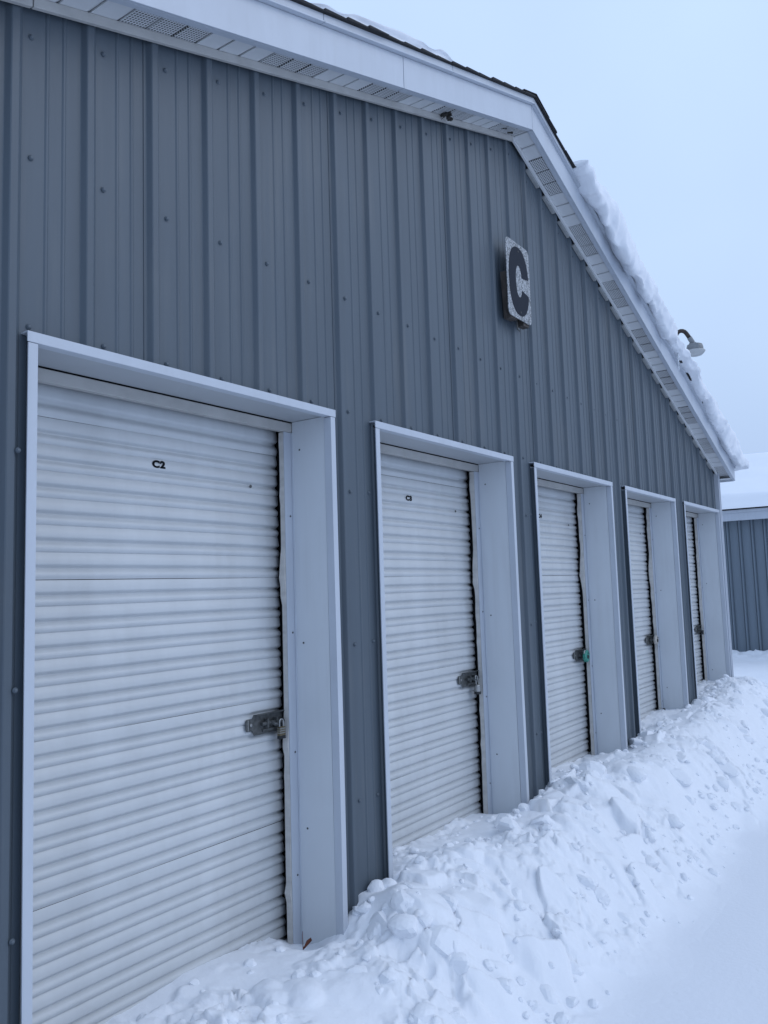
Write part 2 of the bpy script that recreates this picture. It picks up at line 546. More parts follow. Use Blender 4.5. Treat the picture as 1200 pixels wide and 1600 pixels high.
for k in range(60):
    i = random.randrange(5); x = DOOR_L[i] + random.uniform(0.15, 1.1)
    if x > 0.4: add_clod(x, random.uniform(0.06, 0.17), random.uniform(.012, .03), sink=0.4)
for x, y, r in ((2.56, 0.0, .06), (2.42, -.10, .07), (2.72, -.03, .05), (4.66, -.05, .075), (4.48, -.03, .06), (3.5, -.10, .10),
                (3.32, -.16, .07), (2.55, -.2, .06), (6.35, -.05, .08), (6.1, -.03, .06), (7.5, -.06, .07), (1.47, -.02, .045), (1.53, -.03, .04)):
    add_clod(x, y, r, sink=0.35, sub=3)
me = bpy.data.meshes.new('snow_lumps')
me.from_pydata(cv, [], cf); me.materials.append(M['snow'])
me.update()
structure(link('snow_lumps', me), 'stuff')

# ------------------------------------------------------------------ storage building
B = empty('storage_building', (0, 0, 0),
          'long grey metal storage building with five white roll up doors and a white trimmed gable', 'building')

PAN, CREST = 0.019, 0.0
def rib_profile():
    """offsets (x, y) across one 9 inch module whose major rib is centred on 0"""
    return [(-0.0275, PAN), (-0.0255, PAN - .0012), (-0.0165, CREST + .0042), (-0.0135, CREST + .0022), (0.006, CREST + .0022), (0.0095, CREST + .005), (0.024, PAN),
            (0.090, PAN), (0.0945, PAN - .0030), (0.0995, PAN - .0030), (0.104, PAN),
            (0.142, PAN), (0.1465, PAN - .0030), (0.1515, PAN - .0030), (0.156, PAN)]
HOLES = [(l + 0.014, l + DOOR_W - 0.014, 2.184) for l in DOOR_L]
def wall_sheet(k0, k1, xlo, xhi, holes, top, zbot=0.0, wob=0.0012):
    mb = MB()
    pts = []
    for k in range(k0 - 1, k1 + 2):
        for dx, y in rib_profile():
            pts.append((k * RIB + dx, y))
    xs_ = np.array([p[0] for p in pts]); ys_ = np.array([p[1] for p in pts])
    X_ = [x for x in xs_ if xlo < x < xhi] + [xlo, xhi]
    for a, b, z in holes:
        X_ += [q for q in (a, b) if xlo < q < xhi]
    X_ = sorted(set(X_))
    lap = k0 * RIB + 0.010                     # the first rib laps over its neighbour
    def Yat(x, z):
        y = float(np.interp(x, xs_, ys_))
        if x < lap: y -= 0.0022
        n = float(fbm(np.array([x * 2.2]), np.array([z * 0.9]), 71, 2)[0]) * wob
        return y + n
    for a, b in zip(X_[:-1], X_[1:]):
        mid = (a + b) / 2
        z0 = zbot
        for h in holes:
            if h[0] <= mid <= h[1]: z0 = h[2]
        n = max(1, int((min(top(a), top(b)) - z0) / 0.5))
        for j in range(n):
            f0, f1 = j / n, (j + 1) / n
            za0, zb0 = z0 + (top(a) - z0) * f0, z0 + (top(b) - z0) * f0
            za1, zb1 = z0 + (top(a) - z0) * f1, z0 + (top(b) - z0) * f1
            mb.quad((a, Yat(a, za0), za0), (b, Yat(b, zb0), zb0), (b, Yat(b, zb1), zb1), (a, Yat(a, za1), za1))
    # folded left edge of the sheet, one sheet thickness deep
    e = xlo
    zs0 = zbot
    for h in holes:
        if h[0] <= e <= h[1]: zs0 = h[2]
    mb.quad((e, Yat(e, 1), zs0), (e, Yat(e, 1) + 0.003, zs0), (e, Yat(e, 1) + 0.003, top(e)), (e, Yat(e, 1), top(e)))
    return mb
# screws share one mesh
sm = MB()
sm.lathe([(0.0075, 0.0), (0.0075, -0.0020), (0.0052, -0.0026), (0.0048, -0.0055), (0.0038, -0.0063), (0.0, -0.0065)], (0, 0, 0), 'Y', 10)
screw_me = sm.mesh('screw', M['siding'], smooth=True)
rm_ = MB(); rm_.lathe([(0.0042, 0.0), (0.0040, -0.0012), (0.0, -0.0022)], (0, 0, 0), 'Y', 8)
rivet_me = rm_.mesh('rivet', M['galv'], smooth=True)
rm_ = MB(); rm_.lathe([(0.0042, 0.0), (0.0040, -0.0012), (0.0, -0.0022)], (0, 0, 0), 'Y', 8)
rm_.v = [(y, x, z) for x, y, z in rm_.v]
jamb_rivet_me = rm_.mesh('rivet', M['galv'], smooth=True)
top = lambda x: soff(x) + 0.03
k = -6
while k * RIB < CORNER - 0.1:
    k1 = k + 4
    xlo = max(k * RIB - 0.036, LEFT_END); xhi = min(k1 * RIB + 0.002, CORNER - 0.03)
    p = link('wall_panel', wall_sheet(k, k1, xlo, xhi, HOLES, top).mesh('wall_panel', M['siding']), B)
    for j in range(k, k1):
        x = j * RIB + 0.050
        zs = [soff(x) - 0.085, 2.684]
        inside = any(h[0] - .03 < x < h[1] + .03 for h in HOLES)
        zs += [2.217] if inside else [1.89, 1.293, 0.70]
        if not inside: zs.append(2.217)
        for z in zs:
            if xlo + .01 < x < xhi - .01 and 0.3 < z < soff(x) - 0.05 and not (z < 2.19 and inside):
                s_ = link('screw', screw_me, p, (x + random.uniform(-.003, .003), PAN - 0.001, z + random.uniform(-.004, .004)))
    # screws on the narrow strips beside the doors
    for l in DOOR_L:
        x = l - 0.022
        if k * RIB <= x < k1 * RIB and l > 0.3:
            for z in (1.90, 1.30, 0.70):
                link('screw', screw_me, p, (x, PAN - 0.001, z))
    if k == -2:
        for z in (1.883, 1.283, 0.69):
            link('screw', screw_me, p, (0.013, CREST - 0.001, z))
    k = k1

# side walls of the building, running away from the gable
def side_sheet(x, flip, y0, y1):
    mb = MB(); n = int((y1 - y0) / RIB)
    for k in range(n):
        pr = rib_profile() + [(RIB - 0.0275, PAN)]
        for (a, ya), (b, yb) in zip(pr[:-1], pr[1:]):
            sgn = -1 if flip else 1
            A, Bq = y0 + .05 + k * RIB + a, y0 + .05 + k * RIB + b
            mb.quad((x + sgn * (0.019 - ya), A, 0), (x + sgn * (0.019 - yb), Bq, 0),
                    (x + sgn * (0.019 - yb), Bq, soff(x) + .05), (x + sgn * (0.019 - ya), A, soff(x) + .05))
    return mb
link('side_wall', side_sheet(CORNER - 0.025, False, 0.06, 12).mesh('side_wall', M['siding']), B)
link('side_wall', side_sheet(LEFT_END + 0.005, True, 0.06, 12).mesh('side_wall', M['siding']), B)
mb = MB(); mb.box(LEFT_END, CORNER - .03, 11.98, 12.0, 0, soff(LEFT_END))
link('rear_wall', mb.mesh('rear_wall', M['siding']), B)

# corner trims
mb = MB()
z1 = soff(7.47) + 0.02
mb.box(CORNER - 0.068, CORNER, -0.024, -0.018, 0.02, z1); mb.box(CORNER - 0.068, CORNER - .063, -0.0175, 0.02, 0.02, z1); mb.box(CORNER - 0.006, CORNER, -0.0175, 0.07, 0.02, z1)
mb.box(CORNER - 0.040, CORNER - 0.034, -0.028, -0.0245, 0.02, z1)
link('corner_trim', mb.mesh('corner_trim', M['trim']), B, bevel=0.0015)
mb = MB(); z1 = soff(LEFT_END) + .02
mb.box(LEFT_END - .01, LEFT_END + 0.07, -0.016, -0.010, 0.02, z1); mb.box(LEFT_END - .01, LEFT_END - .004, -0.010, 0.07, 0.02, z1)
link('corner_trim', mb.mesh('corner_trim', M['trim']), B, bevel=0.0015)

# ---- doors
STOP_Y, TRK_Y, CUR_Y = 0.190, 0.216, 0.252
SEAMS = [2.145, 2.041, 1.562, 1.104, 0.646, 0.188]
PROFILE = [(0.0, .0042), (0.025, .0062), (0.40, .0090), (0.455, .0082), (0.50, .0052), (0.545, .0012), (0.58, .0003), (0.62, .0012),
           (0.675, .0050), (0.74, .0082), (0.81, .0095), (0.88, .0090), (0.95, .0070), (0.985, .0056)]
def curtain_panel(x0, x1, ztop, zbot, pitch, seed, first):
    zs, outs = [], []
    n = max(1, round((ztop - zbot) / pitch))
    p = (ztop - zbot) / n
    if first:                                   # the short length coming off the roll
        n = 1; p = ztop - zbot
    for i in range(n):
        for t, o in PROFILE:
            zs.append(ztop - (i + t) * p); outs.append(o * 1.6)
    outs[0] = 0.0088
    zs.append(zbot); outs.append(0.0088)
    nx = 13
    xs_ = np.linspace(x0, x1, nx)
    mb = MB()
    rgx = np.array(zs)
    V = []
    for i, x in enumerate(xs_):
        w = 0.0022 * fbm(np.full(len(zs), x * 1.7 + seed), rgx * 1.9, 17, 2) + 0.0009 * fbm(np.full(len(zs), x * 6 + seed), rgx * 9, 19, 2)
        dz = 0.0018 * fbm(np.full(len(zs), x * 1.2 + seed), rgx * 2.0, 23, 2)
        ex = 0.0
        V.append([(x + (0.002 * math.sin(z * 60 + seed) if i == nx - 1 else 0), CUR_Y - o + wi, z + dzi)
                  for z, o, wi, dzi in zip(zs, outs, w, dz)])
    for i in range(nx - 1):
        for j in range(len(zs) - 1):
            mb.quad(V[i][j], V[i + 1][j], V[i + 1][j + 1], V[i][j + 1])
    for j in range(len(zs) - 1):                # rolled edge
        a, b = V[-1][j], V[-1][j + 1]
        mb.quad(a, (a[0] + 0.001, a[1] + 0.006, a[2]), (b[0] + 0.001, b[1] + 0.006, b[2]), b)
    me = mb.mesh('curtain_panel', M['curtain'], smooth=True)
    return me

def text_mesh(txt, height, m, name, bold=0.056, sx=1.3):
    cu = bpy.data.curves.new(name, 'FONT')
    cu.body = txt; cu.size = 1.0; cu.offset = bold; cu.extrude = 0.004; cu.resolution_u = 4; cu.space_character = 1.12
    to = bpy.data.objects.new(name, cu)
    me = bpy.data.meshes.new_from_object(to)
    bpy.data.objects.remove(to)
    v = np.array([q.co for q in me.vertices])
    h = v[:, 1].max() - v[:, 1].min(); s = height / h
    cx, cy = (v[:, 0].max() + v[:, 0].min()) / 2, (v[:, 1].max() + v[:, 1].min()) / 2
    for q in me.vertices:
        x, y, z = q.co
        q.co = ((x - cx) * s * sx, -z * 0.05, (y - cy) * s)
    me.materials.clear(); me.materials.append(m)
    return me

DOOR_TEXT = ['C2', 'C3', 'C4', None, None]
for i, L in enumerate(DOOR_L):
    R = L + DOOR_W
    gi = R - 0.070                              # inner edge of the right guide
    gl = L + 0.070
    # outer trims: bright front face, return into the opening, dark pocket behind the outer lip
    def side_trim(xa, xb, inner):
        mb = MB()
        rs = random.Random(i * 2 + (inner > 0))
        n = 9
        for j in range(n):                      # slightly wavy sheet metal
            za, zb = 0.02 + (2.168 - 0.02) * j / n, 0.02 + (2.168 - 0.02) * (j + 1) / n
            def off(z): return 0.0035 * math.sin(z * 2.3 + i * 1.7 + inner) * (1 - z / 2.2)
            oa, ob = off(za), off(zb)
            def bx(x0, x1, y0, y1, mi):
                mb.hexa([(x0 + oa, y0, za), (x1 + oa, y0, za), (x1 + oa, y1, za), (x0 + oa, y1, za),
                         (x0 + ob, y0, zb), (x1 + ob, y0, zb), (x1 + ob, y1, zb), (x0 + ob, y1, zb)], mi)
            bx(xa, xb, -0.012, -0.008, 0)
            if inner > 0:                       # left trim: return on its right, pocket open to the left
                bx(xb - 0.004, xb, -0.008, 0.022, 0)
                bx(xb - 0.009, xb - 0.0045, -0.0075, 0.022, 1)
            else:
                bx(xa, xa + 0.004, -0.008, 0.022, 0)
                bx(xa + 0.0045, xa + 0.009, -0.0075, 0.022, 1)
        o = link('side_trim', mb.mesh('side_trim', [M['trim'], M['siding']]), B)
    side_trim(L, L + 0.027, 1)
    side_trim(R - 0.027, R, -1)
    mb = MB()
    mb.box(L - 0.003, R + 0.003, -0.0135, -0.0095, 2.1695, TRIM_TOP)
    mb.box(L - 0.003, R + 0.003, -0.0095, 0.021, TRIM_TOP - 0.004, TRIM_TOP)
    mb.box(L + 0.028, R - 0.028, -0.0095, 0.021, 2.1695, 2.1735)
    link('head_trim', mb.mesh('head_trim', M['trim']), B, bevel=0.001)
    # linings of the opening
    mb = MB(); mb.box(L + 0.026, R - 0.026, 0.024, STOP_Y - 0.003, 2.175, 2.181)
    link('head_liner', mb.mesh('head_liner', M['headliner_shade']), B)
    for xa, xb in ((L + 0.020, L + 0.025), (R - 0.025, R - 0.020)):
        mb = MB(); mb.box(xa, xb, 0.024, STOP_Y - 0.003, 0.0, 2.174)
        jl = link('jamb_liner', mb.mesh('jamb_liner', M['liner']), B)
        if xa > L + 1:
            for z in (2.06, 1.31 + .04 * i, 0.62):
                link('rivet', jamb_rivet_me, jl, (xa - 0.0002, 0.150, z))
    # header stop
    mb = MB(); mb.box(L + 0.022, R - 0.022, STOP_Y, TRK_Y, 2.133, 2.171)
    link('header_stop', mb.mesh('header_stop', M['stop']), B, bevel=0.002)
    # guides, with a ragged weather strip on the inner edge
    for xa, xb, sgn in ((gl - 0.046, gl, 1), (gi, gi + 0.046, -1)):
        mb = MB()
        mb.box(xa, xb, STOP_Y, STOP_Y + 0.004, 0.0, 2.132)
        if sgn < 0:
            mb.box(xb - 0.006, xb, STOP_Y - 0.004, STOP_Y - 0.0005, 0.0, 2.132)
        g = link('door_guide', mb.mesh('door_guide', M['trim']), B, bevel=0.0012)
        mb = MB()
        rs = random.Random(50 + i)
        n = 60; e0 = 0
        for j in range(n):
            za, zb = 2.13 * j / n, 2.13 * (j + 1) / n
            e1 = 0.004 * math.sin(zb * 3 + i) + (rs.uniform(0, 0.006) if rs.random() < .3 else 0)
            if i < 4 and 1.45 < zb < 1.70 + i * .05: e1 += 0.010 * math.sin((zb - 1.45) / .25 * 3.14)
            xe = xa if sgn < 0 else xb
            mb.hexa([(xe + sgn * (0.0 + e0), STOP_Y + 0.0045, za), (xe - sgn * 0.02, STOP_Y + 0.0045, za),
                     (xe - sgn * 0.02, TRK_Y, za), (xe + sgn * (0.001 + e0), TRK_Y + abs(e0) * .6, za),
                     (xe + sgn * (0.0 + e1), STOP_Y + 0.0045, zb), (xe - sgn * 0.02, STOP_Y + 0.0045, zb),
                     (xe - sgn * 0.02, TRK_Y, zb), (xe + sgn * (0.001 + e1), TRK_Y + abs(e1) * .6, zb)])
            e0 = e1
        link('weather_strip', mb.mesh('weather_strip', M['beige']), g)
        for z in (0.45, 0.9, 1.35, 1.8):
            if sgn < 0: link('rivet', rivet_me, g, (xa + 0.028, STOP_Y - 0.0005, z + 0.02 * i))
    # track and interior behind the curtain, their shade painted near black
    d = MB()
    d.box(L + 0.01, R - 0.01, 0.300, 0.304, 0, 2.36)
    d.box(L + 0.010, L + 0.013, TRK_Y + 0.004, 0.2995, 0, 2.36); d.box(R - 0.013, R - 0.010, TRK_Y + 0.004, 0.2995, 0, 2.36)
    door = link('roll_up_door', d.mesh('roll_up_door', M['dark']), B)
    if DOOR_TEXT[i]: door['label'] = 'roll up door numbered ' + DOOR_TEXT[i]
    x0, x1 = gl - 0.012, gi + 0.011
    for j in range(len(SEAMS) - 1):
        me = curtain_panel(x0, x1, SEAMS[j] - 0.0004, SEAMS[j + 1] + 0.0004, 0.0798 if j < 2 else 0.0763, i * 7.3 + j * 1.9, j == 0)
        link('curtain_panel', me, door)
    mb = MB(); mb.box(x0, x1, CUR_Y - 0.004, CUR_Y + 0.012, 0.02, 0.1865)
    link('bottom_bar', mb.mesh('bottom_bar', M['curtain']), door, bevel=0.003)
    if DOOR_TEXT[i]:
        tm = text_mesh(DOOR_TEXT[i], 0.0265, M['ink'], 'unit_number')
        link('unit_number', tm, door, (L + 0.622 - 0.014 * i, CUR_Y - 0.0158, 1.9445))
    mb = MB(); mb.lathe([(0.006, 0), (0.006, -0.003), (0.0, -0.005)], (0, 0, 0), 'Y', 8)
    link('rivet', mb.mesh('rivet', M['galv']), door, (L + 1.054, CUR_Y - 0.0145, 1.908))
    # latch: base plate with a narrow tab, lips, slide bolt
    yp = 0.2325
    mb = MB()
    poly = [(gi - .150, .985), (gi + .006, .985), (gi + .006, 1.060), (gi - .150, 1.060), (gi - .158, 1.048), (gi - .186, 1.048),
            (gi - .190, 1.044), (gi - .190, 1.008), (gi - .186, 1.004), (gi - .160, 1.004)]
    mb.prism(poly, yp - 0.003, yp)
    mb.box(gi - .150, gi + .006, yp - 0.020, yp - 0.0032, 1.0575, 1.0605)
    mb.box(gi - .184, gi - .180, yp - 0.006, yp - 0.0032, 1.006, 1.046, 1)
    link('latch_plate', mb.mesh('latch_plate', [M['galv'], M['steel']]), door, bevel=0.001)
    mb = MB()
    mb.tube([(gi - .120, yp - .013, 1.024), (gi - .02, yp - .013, 1.022), (gi + .03, yp - .013, 1.022)], 0.0075, 10)
    mb.box(gi - .098, gi - .090, yp - .022, yp - .0035, 1.008, 1.040); mb.box(gi - .050, gi - .042, yp - .024, yp - .0035, 1.006, 1.040)
    mb.tube([(gi - .075, yp - .013, 1.024), (gi - .072, yp - .032, 1.020), (gi - .055, yp - .034, 1.016)], 0.0055, 8)
    mb.box(gi - .110, gi - .03, yp - .010, yp - .0035, 0.994, 1.003)
    mb.lathe([(0.006, 0), (0.006, -.004), (0, -.005)], (gi - .168, yp - .003, 1.026), 'Y', 10, 1)
    link('slide_bolt', mb.mesh('slide_bolt', [M['galv'], M['steel']]), door)

# ---- rake: soffit panels, fascia, drip edge, shingles
def slope_box(xa, xb, ya, yb, za, zb, mb=None, mi=0):
    """box that follows the rake; ya, yb functions of x; za, zb heights above the soffit line"""
    mb = mb or MB()
    p = []
    for h in (za, zb):
        p += [(xa, ya(xa), soff(xa) + h), (xb, ya(xb), soff(xb) + h), (xb, yb(xb), soff(xb) + h), (xa, yb(xa), soff(xa) + h)]
    mb.hexa(p, mi)
    return mb
C = lambda v: (lambda x: v)
FO = lambda d: (lambda x: yf(x) + d)

def vent_mat():
    m = mat('vented soffit', (0.62, 0.63, 0.64), 0.45)
    t = m.node_tree; b = t.nodes['Principled BSDF']
    tcn = t.nodes.new('ShaderNodeTexCoord')
    mp = t.nodes.new('ShaderNodeMapping'); mp.inputs['Scale'].default_value = (92, 92, 0)
    t.links.new(tcn.outputs['Object'], mp.inputs['Vector'])
    v = t.nodes.new('ShaderNodeTexVoronoi'); v.voronoi_dimensions = '2D'; v.inputs['Randomness'].default_value = 0.0
    v.inputs['Scale'].default_value = 1.0
    t.links.new(mp.outputs['Vector'], v.inputs['Vector'])
    r = t.nodes.new('ShaderNodeValToRGB')
    r.color_ramp.elements[0].position = 0.31; r.color_ramp.elements[0].color = (0.03, 0.03, 0.035, 1)
    r.color_ramp.elements[1].position = 0.37; r.color_ramp.elements[1].color = (0.60, 0.61, 0.62, 1)
    t.links.new(v.outputs['Distance'], r.inputs['Fac']); t.links.new(r.outputs['Color'], b.inputs['Base Color'])
    return m
M['vent'] = vent_mat()
def soffit_panel(xa, xb, vented):
    mb = MB()
    z = 0.013
    slope_box(xa + 0.011, xb - 0.001, FO(0.014), C(0.004), z, z + 0.006, mb, 1 if vented else 0)
    slope_box(xa, xa + 0.0105, FO(0.014), C(0.004), z + 0.007, z + 0.011, mb, 0)      # the recessed seam
    return link('soffit_panel', mb.mesh('soffit_panel', [M['soffit'], M['vent']]), B)
x = 0.298 - 1.8
j = 0
while x < RIDGE_X - 0.02:
    xb = min(x + 0.1, RIDGE_X)
    if x > -1.52: soffit_panel(x, xb, (j % 6) < 3)
    x += 0.1; j += 1
x = RIDGE_X; j = 0
seq = [0, 0, 1, 1, 1, 0]
while x < 7.62:
    xb = min(x + 0.0975, 7.63)
    soffit_panel(x, xb, seq[j % 6] if j % 6 < 5 else 0)
    x += 0.0975; j += 1
# white channel that closes the top of the siding
for xa, xb in ((LEFT_END - .1, 0.03), (0.034, RIDGE_X), (RIDGE_X, 7.52)):
    mb = slope_box(xa, xb, C(-0.018), C(-0.004), -0.018 if xb <= RIDGE_X else -0.010, 0.012)
    link('soffit_channel', mb.mesh('soffit_channel', M['stop'] if xb <= RIDGE_X else M['soffit']), B, bevel=0.001)
# closure strips in the pans under the falling rake
kk = int(RIDGE_X / RIB) + 1
while kk * RIB + RIB < 7.45:
    mb = MB(); xa, xb = kk * RIB + 0.036, kk * RIB + RIB - 0.042
    slope_box(xa, xb, C(-0.006), C(0.017), -0.024, -0.012, mb)
    link('closure_strip', mb.mesh('closure_strip', M['foam']), B, bevel=0.003)
    kk += 1
# fascia boards
def fascia(xa, xb):
    mb = slope_box(xa, xb, FO(0.0), FO(0.010), 0.006, 0.152)
    slope_box(xa, xb, FO(0.0105), FO(0.034), 0.006, 0.010, mb)
    link('fascia_board', mb.mesh('fascia_board', M['trim']), B, bevel=0.0012)
for xa, xb in ((-1.6, 1.672), (1.676, RIDGE_X - 0.0015), (RIDGE_X + 0.0015, 5.30), (5.304, 7.64)):
    fascia(xa, xb)
mb = MB()
mb.box(7.612, 7.64, -0.125, 12.0, soff(7.63) + 0.0, soff(7.63) + 0.135)
link('eave_fascia', mb.mesh('eave_fascia', M['trim']), B, bevel=0.0015)
mb = MB(); mb.box(CORNER + .002, 7.611, -0.11, 12, soff(7.56) - .006, soff(7.56) - .001)
link('eave_soffit', mb.mesh('eave_soffit', M['soffit']), B)
mb = MB(); mb.box(7.641, 7.656, -0.150, 12.0, soff(7.64) + 0.135, soff(7.64) + 0.188)
link('drip_edge', mb.mesh('drip_edge', M['trim']), B, bevel=0.001)
# drip edges with their joints
def drip(xa, xb, d=0.0):
    mb = MB()
    slope_box(xa, xb, FO(-0.016 - d), FO(0.012), 0.1535, 0.190, mb)
    slope_box(xa, xb, FO(-0.022 - d), FO(-0.0165 - d), 0.1535, 0.160, mb)
    link('drip_edge', mb.mesh('drip_edge', M['trim']), B, bevel=0.0012)
for xa, xb in ((-1.62, 1.108), (1.111, 2.082), (2.085, RIDGE_X - 0.0012), (RIDGE_X + 0.0012, 4.7), (4.703, 6.2), (6.203, 7.640)):
    drip(xa, xb)
# roof deck with stepped shingle edge
for side in (-1, 1):
    mb = MB()
    e = LEFT_END - 0.22 if side < 0 else 7.648
    n = int(abs(e - RIDGE_X) / 0.135)
    for j in range(n):
        xa = RIDGE_X + (e - RIDGE_X) * j / n; xb = RIDGE_X + (e - RIDGE_X) * (j + 1) / n
        h0 = 0.1965 + random.uniform(-.001, .001)
        jit = random.uniform(-.006, .006)
        # each course is thicker at its lower butt
        a, b_ = (xa, xb)
        pts = []
        for hh in (0.1905, None):
            for xx, hi in ((a, 0.200), (b_, 0.211)):
                pass
        p = [(a, yf(a) - .034 + jit, soff(a) + .1905), (b_, yf(b_) - .034 + jit, soff(b_) + .1905), (b_, 12.1, soff(b_) + .1905), (a, 12.1, soff(a) + .1905),
             (a, yf(a) - .034 + jit, soff(a) + h0 - .001), (b_, yf(b_) - .034 + jit, soff(b_) + h0 + .006), (b_, 12.1, soff(b_) + h0 + .006), (a, 12.1, soff(a) + h0 - .001)]
        mb.hexa(p)
    link('shingle_course', mb.mesh('shingle_course', M['shingle']), B)
for j in range(2):
    mb = MB()
    y0 = yf(3) - 0.036 + 0.16 * j
    for s_ in (-1, 1):
        a, b_ = RIDGE_X, RIDGE_X + s_ * 0.17
        mb.hexa([(a, y0, soff(a) + .2040), (b_, y0, soff(b_) + .2040), (b_, y0 + .2, soff(b_) + .2040), (a, y0 + .2, soff(a) + .2040),
                 (a, y0, soff(a) + .2080), (b_, y0, soff(b_) + .2075), (b_, y0 + .2, soff(b_) + .2075), (a, y0 + .2, soff(a) + .2080)])
    link('ridge_cap', mb.mesh('ridge_cap', M['shingle']), B)

# ------------------------------------------------------------------ snow lying on the roof
def roof_snow(name, xs_, hfun, dfun, ofun, depth, base=0.200):
    """lip of snow along the rake: h thickness, d how far the lip hangs below the roof edge, o overhang"""
    sec = 34
    P = np.zeros((sec, len(xs_), 3))
    for i, x in enumerate(xs_):
        h, d, o = hfun(x), dfun(x), ofun(x)
        zr = soff(x) + base
        y0 = yf(x) - 0.034
        key = [(y0 + .05, -min(d, .002) - .001), (y0 - o * .25, -d), (y0 - o * .75, -d * .75 + h * .05), (y0 - o, h * .32), (y0 - o * .8, h * .66), (y0 - o * .3, h * .90),
               (y0 + .10, h), (y0 + .35, h * 1.05), (y0 + depth, h * 1.1), (y0 + depth + .1, 0)]
        t = np.linspace(0, len(key) - 1, sec)
        ky = np.array([q[0] for q in key]); kz = np.array([q[1] for q in key])
        P[:, i, 0] = x; P[:, i, 1] = np.interp(t, np.arange(len(key)), ky); P[:, i, 2] = zr + np.interp(t, np.arange(len(key)), kz)
    # soften across and roughen
    for _ in range(2):
        P[1:-1] = (P[:-2] + 2 * P[1:-1] + P[2:]) / 4
    X_, Y_, Z_ = P[..., 0], P[..., 1], P[..., 2]
    v = np.arange(sec)[:, None] * 0.045 + X_ * 0
    amp = np.array([min(1, hfun(x) / 0.12) for x in xs_])[None, :]
    n1 = fbm(X_ * 3.2, v * 3.2, 5, 3); n2 = fbm(X_ * 12, v * 10, 9, 3)
    m = np.ones((sec, 1)); m[-3:] = 0; m[0] = 0
    wl = np.interp(np.arange(sec), [0, 6, 12, 18, sec], [1, 1.2, .9, .4, .3])[:, None]
    P[..., 1] -= (0.040 * n1 + 0.013 * n2 * wl) * amp * m
    P[..., 2] += (0.030 * fbm(X_ * 3.2, v * 3.2, 25, 3) + 0.008 * wl * fbm(X_ * 13, v * 10, 29, 2)) * amp * m
    for e, f in ((0, 1), (-1, -2)):
        P[:, e] = P[:, f].mean(axis=0) * 0.7 + P[:, f] * 0.3
    under = P[:1].copy()
    under[0, :, 1] = yf(3) + depth
    under[0, :, 2] = np.array([soff(x) + base - .003 for x in xs_])
    P = np.concatenate([under, P], axis=0); sec += 1
    cap = P[1:10].mean(axis=0)
    P = np.concatenate([np.repeat(cap[None, :1], sec, 0), P, np.repeat(cap[None, -1:], sec, 0)], axis=1)
    o = grid_object(name, P[..., 0], P[..., 1], P[..., 2], M['snow'])
    return o
def hR(x): return float(np.interp(x, [3.56, 3.62, 3.72, 3.95, 4.4, 4.9, 5.1, 5.3, 5.95, 6.2, 6.4, 6.9, 7.3, 7.6, 7.78, 7.84],
                                  [.025, .075, .12, .16, .18, .165, .10, .085, .06, .07, .09, .13, .165, .17, .14, .05]))
def dR(x):
    b = float(np.interp(x, [3.4, 3.58, 3.72, 4.3, 5.0, 5.35, 5.55, 6.3, 6.6, 7.2, 7.55, 7.68, 7.84], [.0, .01, .12, .115, .09, .08, .045, .035, .08, .11, .11, .05, .0]))
    j = float(fbm(np.array([x * 6.5]), np.array([2.2]), 45, 4)[0]); j2 = float(vnoise(np.array([x * 3.1]), np.array([7.7]), 46)[0])
    if x > 7.62: return max(0.002, b)
    return max(0.002, b + 0.075 * j + 0.03 * float(fbm(np.array([x * 21]), np.array([1.2]), 49, 3)[0]) - (0.075 if 5.62 < x < 6.5 and j2 > .60 else 0))
def oR(x):
    gap = float(sstep(.58, .72, vnoise(np.array([x * 3.1]), np.array([7.7]), 46))[0]) * (1 if 5.62 < x < 6.5 else 0)
    return (0.075 + 0.03 * float(fbm(np.array([x * 11]), np.array([5.5]), 48, 3)[0])) * (1 - gap) - 0.03 * gap
s_ = roof_snow('roof_snow', np.arange(3.56, 7.845, 0.009), hR, dR, oR, 3.0)
tag(s_, 'thick white snow lip hanging over the right rake of the grey gable', 'snow')
def hL(x): return 0.042 * max(0.0, float(np.interp(x, [0.9, 1.1, 1.25, 1.9, 2.05, 2.12], [0, .5, 1, 1.1, .9, 0]))) * (0.55 + 0.9 * float(vnoise(np.array([x * 9]), np.array([3.3]), 4)[0]))
s_ = roof_snow('roof_snow', np.arange(0.9, 2.12, 0.010), hL, lambda x: 0.0, lambda x: -0.03, 0.6, base=0.2030)
tag(s_, 'thin crusty strip of snow on the dark shingle edge left of the ridge', 'snow')

mb = MB(); mb.tube([(0, 0, 0.0), (0.003, 0, -.05), (0.0, 0, -.10), (0.003, 0, -.17), (.003, 0, -.20)], [.010, .007, .0055, .004, .001], 8)
ic = link('icicle', mb.mesh('icicle', M['ice'], smooth=True), None, (5.62, yf(5.6) - 0.045, soff(5.6) + 0.21))
tag(ic, 'thin icicle hanging from the snow lip on the right rake', 'icicle')

# ------------------------------------------------------------------ sign with the letter C
S = empty('building_sign', (2.925, -0.05, 3.19), 'grey hammered metal sign with a dark navy letter C on the gable wall', 'sign')
def rrect(w, h, r, n=6):
    p = []
    for cx, cz, a0 in ((w / 2 - r, h / 2 - r, 0), (-w / 2 + r, h / 2 - r, 90), (-w / 2 + r, -h / 2 + r, 180), (w / 2 - r, -h / 2 + r, 270)):
        for k in range(n + 1):
            a = math.radians(a0 + 90 * k / n); p.append((cx + r * math.cos(a), cz + r * math.sin(a)))
    return p
mb = MB(); mb.prism(rrect(0.288, 0.440, 0.032), -0.002, 0.002)
pl = link('sign_plate', mb.mesh('sign_plate', M['sign']), S)
